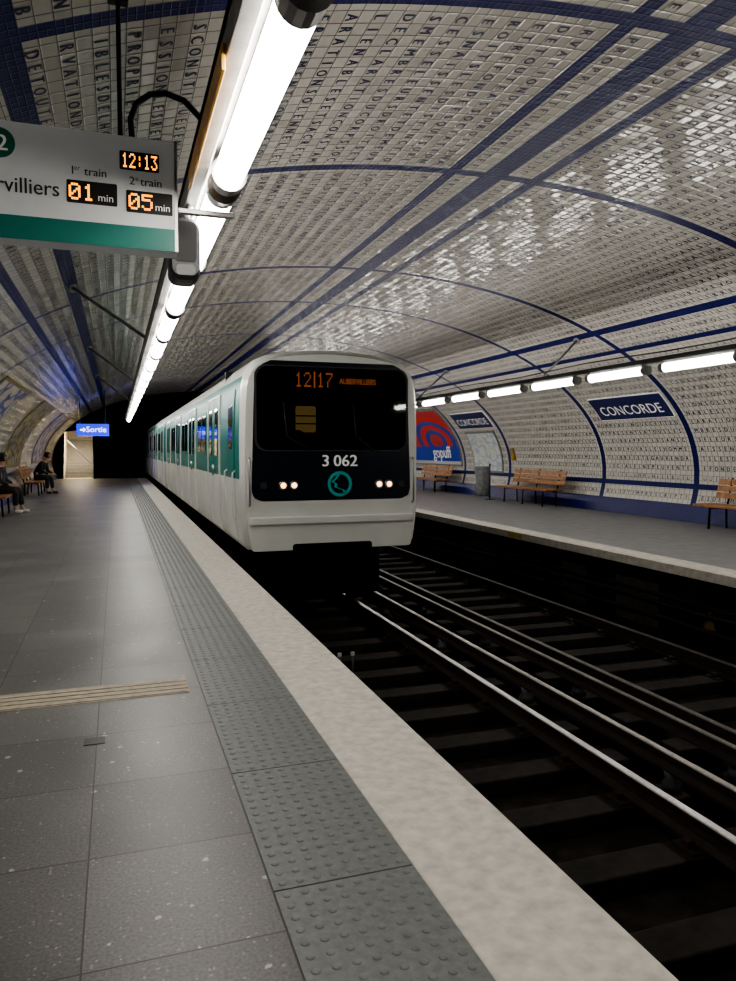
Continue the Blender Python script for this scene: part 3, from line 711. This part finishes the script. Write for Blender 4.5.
def sidepanel(name,side,y0,y1,z0,z1,d,mats,parent,split=None):
    zs=sorted(set([z0,z1]+[z for z in (.5,.9,ZT,1.6,2.0) if z0<z<z1])); V=[];F=[];I=[]
    for z in zs:
        h=CT+side*(hw(z)+d); h0=CT+side*(hw(z)-.005)
        V+=[(h,y0,z),(h,y1,z),(h0,y0,z),(h0,y1,z)]
    for i in range(len(zs)-1):
        a=4*i; F+=[(a,a+1,a+5,a+4),(a,a+4,a+6,a+2),(a+1,a+3,a+7,a+5)]; m_=1 if (zs[i]>=ZT-.01 and len(mats)>1) else 0; I+=[m_]*3
    F+=[(0,1,3,2)]; k=4*(len(zs)-1); F+=[(k,k+1,k+3,k+2)]; I+=[0,len(mats)-1]
    return mesh_obj(name,V,F,mats,parent,midx=I)
def dress(body,ya,front):
    base=ya+(1.05 if front else 0.0)
    doors=[base+1.6+3.55*k for k in range(4)]
    for side in (-1,1):
        sm=sidemap(side)
        for c in doors:
            for leaf in (-1,1):
                y0=c+(leaf*.345)-.335; y1=y0+.67
                d=sidepanel('door',side,y0,y1,.27,2.24,.012,[M['trainwhite'],M['teal']],body)
                plate('door_window',rrect(y0+.17,y1-.17,1.36,2.08,.06),sm,.010,.020,M['glassblack'],d)
                tube('door_handle',[sm(c+leaf*.06,1.05,.02),sm(c+leaf*.06,1.22,.02)],.012,M['chrome'],d,seg=6)
            for yy in (c-.70,c+.70):
                sidepanel('door_post',side,yy-.02,yy+.02,.27,2.26,.024,[M['trainwhite']],body)
            sidepanel('door_header',side,c-.70,c+.70,2.245,2.27,.020,[M['trainwhite']],body)
        for k in range(3):
            c=doors[k]+1.775
            plate('window_frame',rrect(c-.74,c+.74,1.36,2.10,.08),sm,-.004,.006,M['teal'],body)
            plate('side_window',rrect(c-.66,c-.06,1.42,2.04,.06),sm,.005,.010,M['glassblack'],body)
            plate('side_window',rrect(c+.06,c+.66,1.42,2.04,.06),sm,.005,.010,M['glassblack'],body)
    L=14.6
    V,F,I=join([boxgeo(CT-.95,CT+.95,ya+.9,ya+L-.3,-.12,.18),boxgeo(CT-.8,CT+.8,ya+1.2,ya+3.6,-.52,-.12),boxgeo(CT-.8,CT+.8,ya+L-3.6,ya+L-1.2,-.52,-.12),boxgeo(CT-.9,CT+.9,ya+5,ya+9,-.45,-.12)])
    mesh_obj('underframe',V,F,M['under'],body)
    for yy in (ya+1.5,ya+3.3,ya+L-3.3,ya+L-1.5):
        for sx_ in (-1,1):
            x=CT+sx_*.72
            V,F=tubegeo([(x-.06*sx_,yy,-.39),(x+.06*sx_,yy,-.39)],.425,24)
            mesh_obj('wheel',V,F,M['under'],body)
car=carbody(Fy,Fy+14.7,True); dress(car,Fy,True)
for k in range(1,4):
    ya=Fy+15.1*k; c2=carbody(ya,ya+14.7 if k<3 else 61,False)
    if k<3: dress(c2,ya,False)
    box('gangway',CT-.5,CT+.5,ya-.42,ya+.02,.3,2.3,M['rubber'],train)
HOLE=FR['hole']
fmap=lambda u,v,d:(CT+u,Fy-d,v)
plate('windshield',[(u*1.015,1.975+(v-1.975)*1.02) for u,v in HOLE],fmap,.004,.012,M['glass'],car)
ringplate('windshield_seal',[(u*1.03,1.975+(v-1.975)*1.035) for u,v in HOLE],[(u*1.0,1.975+(v-1.975)*1.0) for u,v in HOLE],fmap,.014,M['rubber'],car)
plate('lower_panel',rrect(-1.05,1.05,.83,1.40,.06),fmap,0,.012,M['navy'],car)
text('fleet_number','3',.21,fmap,-.115,1.24,.015,M['white'],car,bold=.008,sx=1.05)
text('fleet_number','062',.21,fmap,.155,1.24,.015,M['white'],car,bold=.008,sx=1.05)
lg=ringplate('operator_emblem',circ(.08,1.01,.165,36),circ(.08,1.01,.125,36),fmap,.016,M['roundel'],car)
pts=[(.16,.87),(.13,.93),(.07,.95),(.02,.97),(.03,1.01),(-.02,1.04),(.03,1.08),(.06,1.13),(.13,1.145)]
V=[];F=[]
for i,(u,v) in enumerate(pts): V+=[fmap(u-.018,v,.016),fmap(u+.018,v,.016)]
for i in range(len(pts)-1): F.append((2*i,2*i+1,2*i+3,2*i+2))
mesh_obj('emblem_profile',V,F,M['roundel'],car)
for u in (-.67,-.53,.62,.76):
    h=empty('headlight',fmap(u,1.0,0),car)
    tube('headlight_rim',[fmap(u,1.0,.012),fmap(u,1.0,.035)],[.062,.055],M['chrome'],h,seg=20)
    tube('headlight_lens',[fmap(u,1.0,.034),fmap(u,1.0,.042)],[.036,.030],M['headlamp'],h,seg=20)
for u in (-.92,.94): plate('marker_lamp',rrect(u-.04,u+.04,.96,1.04,.02),fmap,.012,.02,M['rubber'],car)
bevel(box('bumper',CT-1.10,CT+1.10,Fy-.06,Fy+.03,.50,.60,M['trainwhite'],car),.02,3)
plate('apron',rrect(-1.08,1.08,.17,.50,.05),fmap,-.01,.02,M['trainwhite'],car)
plate('coupler_pocket',rrect(-.55,.52,.12,.25,.04),fmap,.0,.024,M['under'],car)
V,F,I=join([tubegeo([(CT,Fy+.7,-.02),(CT,Fy-.15,-.02)],.07,12),boxgeo(CT-.13,CT+.13,Fy-.25,Fy-.12,-.16,.12)])
mesh_obj('coupler',V,F,M['under'],car)
box('obstacle_guard',CT-.95,CT+.95,Fy+.9,Fy+.96,-.62,.18,M['under'],car)
tube('wiper',[fmap(-.30,1.44,.03),fmap(-.62,1.62,.03),fmap(-.66,2.05,.03)],.011,M['black'],car,seg=6)
tube('wiper',[fmap(.55,1.44,.03),fmap(.30,1.62,.03),fmap(.26,2.05,.03)],.011,M['black'],car,seg=6)
for u in (-1.10,1.10):
    tube('grab_rail',[fmap(u*1.0,.75,.0),fmap(u,.78,.05),fmap(u,1.32,.05),fmap(u,1.35,.0)],.012,M['chrome'],car,seg=8)
for side in (-1,1):
    sm=sidemap(side)
    d=sidepanel('cab_door',side,Fy+.52,Fy+1.12,.27,2.24,.012,[M['trainwhite'],M['teal']],car)
    plate('cab_door_window',rrect(Fy+.64,Fy+1.00,1.46,2.04,.05),sm,.010,.018,M['glassblack'],d)
    for yy in (Fy+.46,Fy+1.18): tube('grab_rail',[sm(yy,.55,0),sm(yy,.58,.04),sm(yy,1.15,.04),sm(yy,1.18,0)],.012,M['trainwhite'],car,seg=8)
db=box('destination_display',CT-.60,CT+.70,Fy+.10,Fy+.2,2.22,2.49,M['black'],car)
dmap=lambda u,v,d:(CT+u,Fy+.10-d,v)
ledtext('destination_leds','12',-.48,-.27,2.26,2.45,dmap,.004,M['leddim'],db,fill=.9)
plate('destination_divider',[(-.235,2.25),(-.215,2.25),(-.215,2.46),(-.235,2.46)],dmap,.002,.004,M['leddim'],db)
ledtext('destination_leds','17',-.19,.02,2.26,2.45,dmap,.004,M['leddim'],db,fill=.9)
text('destination_leds','AUBERVILLIERS',.105,dmap,.36,2.31,.004,M['leddim'],db,sx=.72,bold=.004)
V,F,I=join([boxgeo(CT-1.1,CT+1.1,Fy+.06,Fy+1.9,.24,.30),boxgeo(CT-1.12,CT+1.12,Fy+1.85,Fy+1.9,.3,2.6)])
mesh_obj('cab_interior',V,F,M['black'],car)
box('driver_desk',CT-1.05,CT+1.05,Fy+.08,Fy+.50,.9,1.38,M['black'],car,bev=.02)
plate('partition_window',rrect(-.02,.30,1.72,2.12,.03),lambda u,v,d:(CT+u-.05,Fy+1.84-d,v),0,.004,M['warmwin'],car)
for kk in (1.84,1.96): box('window_bar',CT-.07,CT+.25,Fy+1.825,Fy+1.835,kk,kk+.02,M['black'],car)
box('driver_seat',CT-.42,CT+.0,Fy+.85,Fy+1.3,.70,.80,M['cloth2'],car,bev=.03)

# ------------------------------------------------------------------ people
def skin(name,V,E,R,mat,parent,sub=2):
    me=bpy.data.meshes.new(name); me.from_pydata(V,E,[]); o=bpy.data.objects.new(name,me); C.objects.link(o)
    md=o.modifiers.new('s','SKIN'); md.use_smooth_shade=True
    sv=me.skin_vertices[0].data
    for i,r in enumerate(R): sv[i].radius=(r,r); sv[i].use_root=(i==0)
    ss_=o.modifiers.new('u','SUBSURF'); ss_.levels=sub; ss_.render_levels=sub
    bpy.context.view_layer.update()
    ev=o.evaluated_get(bpy.context.evaluated_depsgraph_get()); m2=bpy.data.meshes.new_from_object(ev)
    bpy.data.objects.remove(o)
    m2.materials.clear(); m2.materials.append(mat)
    n=bpy.data.objects.new(name,m2); C.objects.link(n); n.parent=parent; W[n]=Vector((0,0,0)); return n
def ellips(name,c,r,mat,parent,cut=None,seg=14,rings=9):
    V=[];F=[]
    for i in range(rings+1):
        th=math.pi*i/rings
        for k in range(seg):
            a=2*math.pi*k/seg; p=(c[0]+r[0]*math.sin(th)*math.cos(a),c[1]+r[1]*math.sin(th)*math.sin(a),c[2]+r[2]*math.cos(th)); V.append(p)
    for i in range(rings):
        for k in range(seg):
            q=(i*seg+k,i*seg+(k+1)%seg,(i+1)*seg+(k+1)%seg,(i+1)*seg+k)
            if cut and all(cut(V[j]) for j in q): continue
            F.append(q)
    return mesh_obj(name,V,F,mat,parent,smooth=True)
def person(loc,rot,label,top,legs,shoes,lean=.18,seat=.46,long=False):
    e=empty('person',(0,0,0)); W[e]=Vector((0,0,0))
    h=seat
    P={'pel':(0,0,h+.10),'sp':(lean*.35,0,h+.30),'ch':(lean*.8,0,h+.50),'nk':(lean*1.1,0,h+.63),'hb':(lean*1.2+.01,0,h+.70),'hm':(lean*1.3+.02,0,h+.79),'ht':(lean*1.3+.015,0,h+.87)}
    names=list(P); V=[P[k] for k in names]; R=[.135,.125,.145,.055,.065,.088,.07]; E=[(i,i+1) for i in range(6)]
    def add(p,r,pr): V.append(p); R.append(r); E.append((pr,len(V)-1)); return len(V)-1
    for s in (-1,1):
        a=add((lean*.85,s*.17,h+.54),.062,2); b=add((lean*.8+.04,s*.23,h+.30),.045,a); c=add((lean+.22,s*.13,h+.19),.032,b); d=add((lean+.28,s*.10,h+.175),.034,c)
        for q,(fy,fl) in enumerate(((-.028,.07),(-.010,.08),(.010,.075),(.026,.06))):
            f1=add((lean+.28+fl*.55,s*(.10)+fy,h+.168),.0095,d); add((lean+.28+fl,s*.10+fy,h+.145),.008,f1)
        t=add((lean+.29,s*.055,h+.18),.011,d); add((lean+.325,s*.045,h+.17),.009,t)
        a=add((.12,s*.10,h+.09),.095,0); k=add((.44,s*.13,h+.075),.062,a); an=add((.46+.04*s,s*.13,.10),.042,k); add((.60+.04*s,s*.14,.04),.035,an)
    nh=add((P['hm'][0]+.095,0,P['hm'][2]-.01),.014,5)
    skin('body',V,E,R,M['skin'],e)
    hx,hz=P['hm'][0],P['hm'][2]
    hair=ellips('hair',(hx-.015,0,hz+.03),(.112,.10,.115),M['hair'],e,cut=lambda p:(p[0]>hx+.035 and p[2]<hz+.06) or p[2]<hz-.06)
    for s in (-1,1): ellips('eye',(hx+.083,s*.032,hz+.01),(.012,.013,.009),M['signtext'],e,seg=8,rings=5)
    ellips('mouth',(hx+.078,0,hz-.052),(.012,.024,.006),M['cloth3'],e,seg=8,rings=5)
    V2=[(0,0,h+.07),P['sp'],P['ch'],(lean*1.02,0,h+.60)]; R2=[.165,.15,.168,.09]; E2=[(0,1),(1,2),(2,3)]
    for s in (-1,1):
        n=len(V2); V2+=[(lean*.85,s*.17,h+.54),(lean*.8+.04,s*.23,h+.30),(lean+.20,s*.137,h+.20)]; R2+=[.078,.060,.046]; E2+=[(2,n),(n,n+1),(n+1,n+2)]
    skin('jacket',V2,E2,R2,top,e)
    V3=[(0,0,h+.10)];R3=[.15];E3=[]
    for s in (-1,1):
        n=len(V3); V3+=[(.12,s*.10,h+.09),(.44,s*.13,h+.075),(.455+.035*s,s*.13,.16)]; R3+=[.11,.078,.062]; E3+=[(0,n),(n,n+1),(n+1,n+2)]
    skin('trousers',V3,E3,R3,legs,e)
    for s in (-1,1):
        x0=.46+.04*s
        skin('shoe',[(x0-.03,s*.13,.06),(x0+.06,s*.135,.055),(x0+.16,s*.14,.04)],[(0,1),(1,2)],[.055,.05,.038],shoes,e)
    e.location=loc; e.rotation_euler=(0,0,rot)
    return reg(e,label,'person')
person((-2.54,26.6,0),-.35,"person in black jacket and trousers seated leaning on a bench",M['cloth1'],M['cloth1'],M['cloth2'],.30)
person((-2.60,18.6,0),-.15,"person in dark clothes and white shoes seated on a bench",M['cloth2'],M['cloth1'],M['shoe'],.10)
person((CT-.22,Fy+1.12,.34),-math.pi/2,"train driver in reddish-brown top seated in the cab",M['cloth3'],M['cloth1'],M['cloth1'],.05,seat=.46)

# ------------------------------------------------------------------ world, camera
w=bpy.data.worlds.new('World'); bpy.context.scene.world=w; w.use_nodes=True
w.node_tree.nodes['Background'].inputs[0].default_value=(.02,.02,.025,1); w.node_tree.nodes['Background'].inputs[1].default_value=.3
cam=bpy.data.cameras.new('Camera'); co=bpy.data.objects.new('Camera',cam); C.objects.link(co)
cam.sensor_fit='VERTICAL'; cam.sensor_height=24; cam.lens=737/981*24; cam.clip_start=.05
co.location=(0,0,1.45); co.rotation_euler=(math.radians(90-3.15),0,math.radians(-18.8))
bpy.context.scene.camera=co
vs=bpy.context.scene.view_settings
vs.view_transform='AgX'; vs.look='AgX - Medium High Contrast'; vs.exposure=0.6
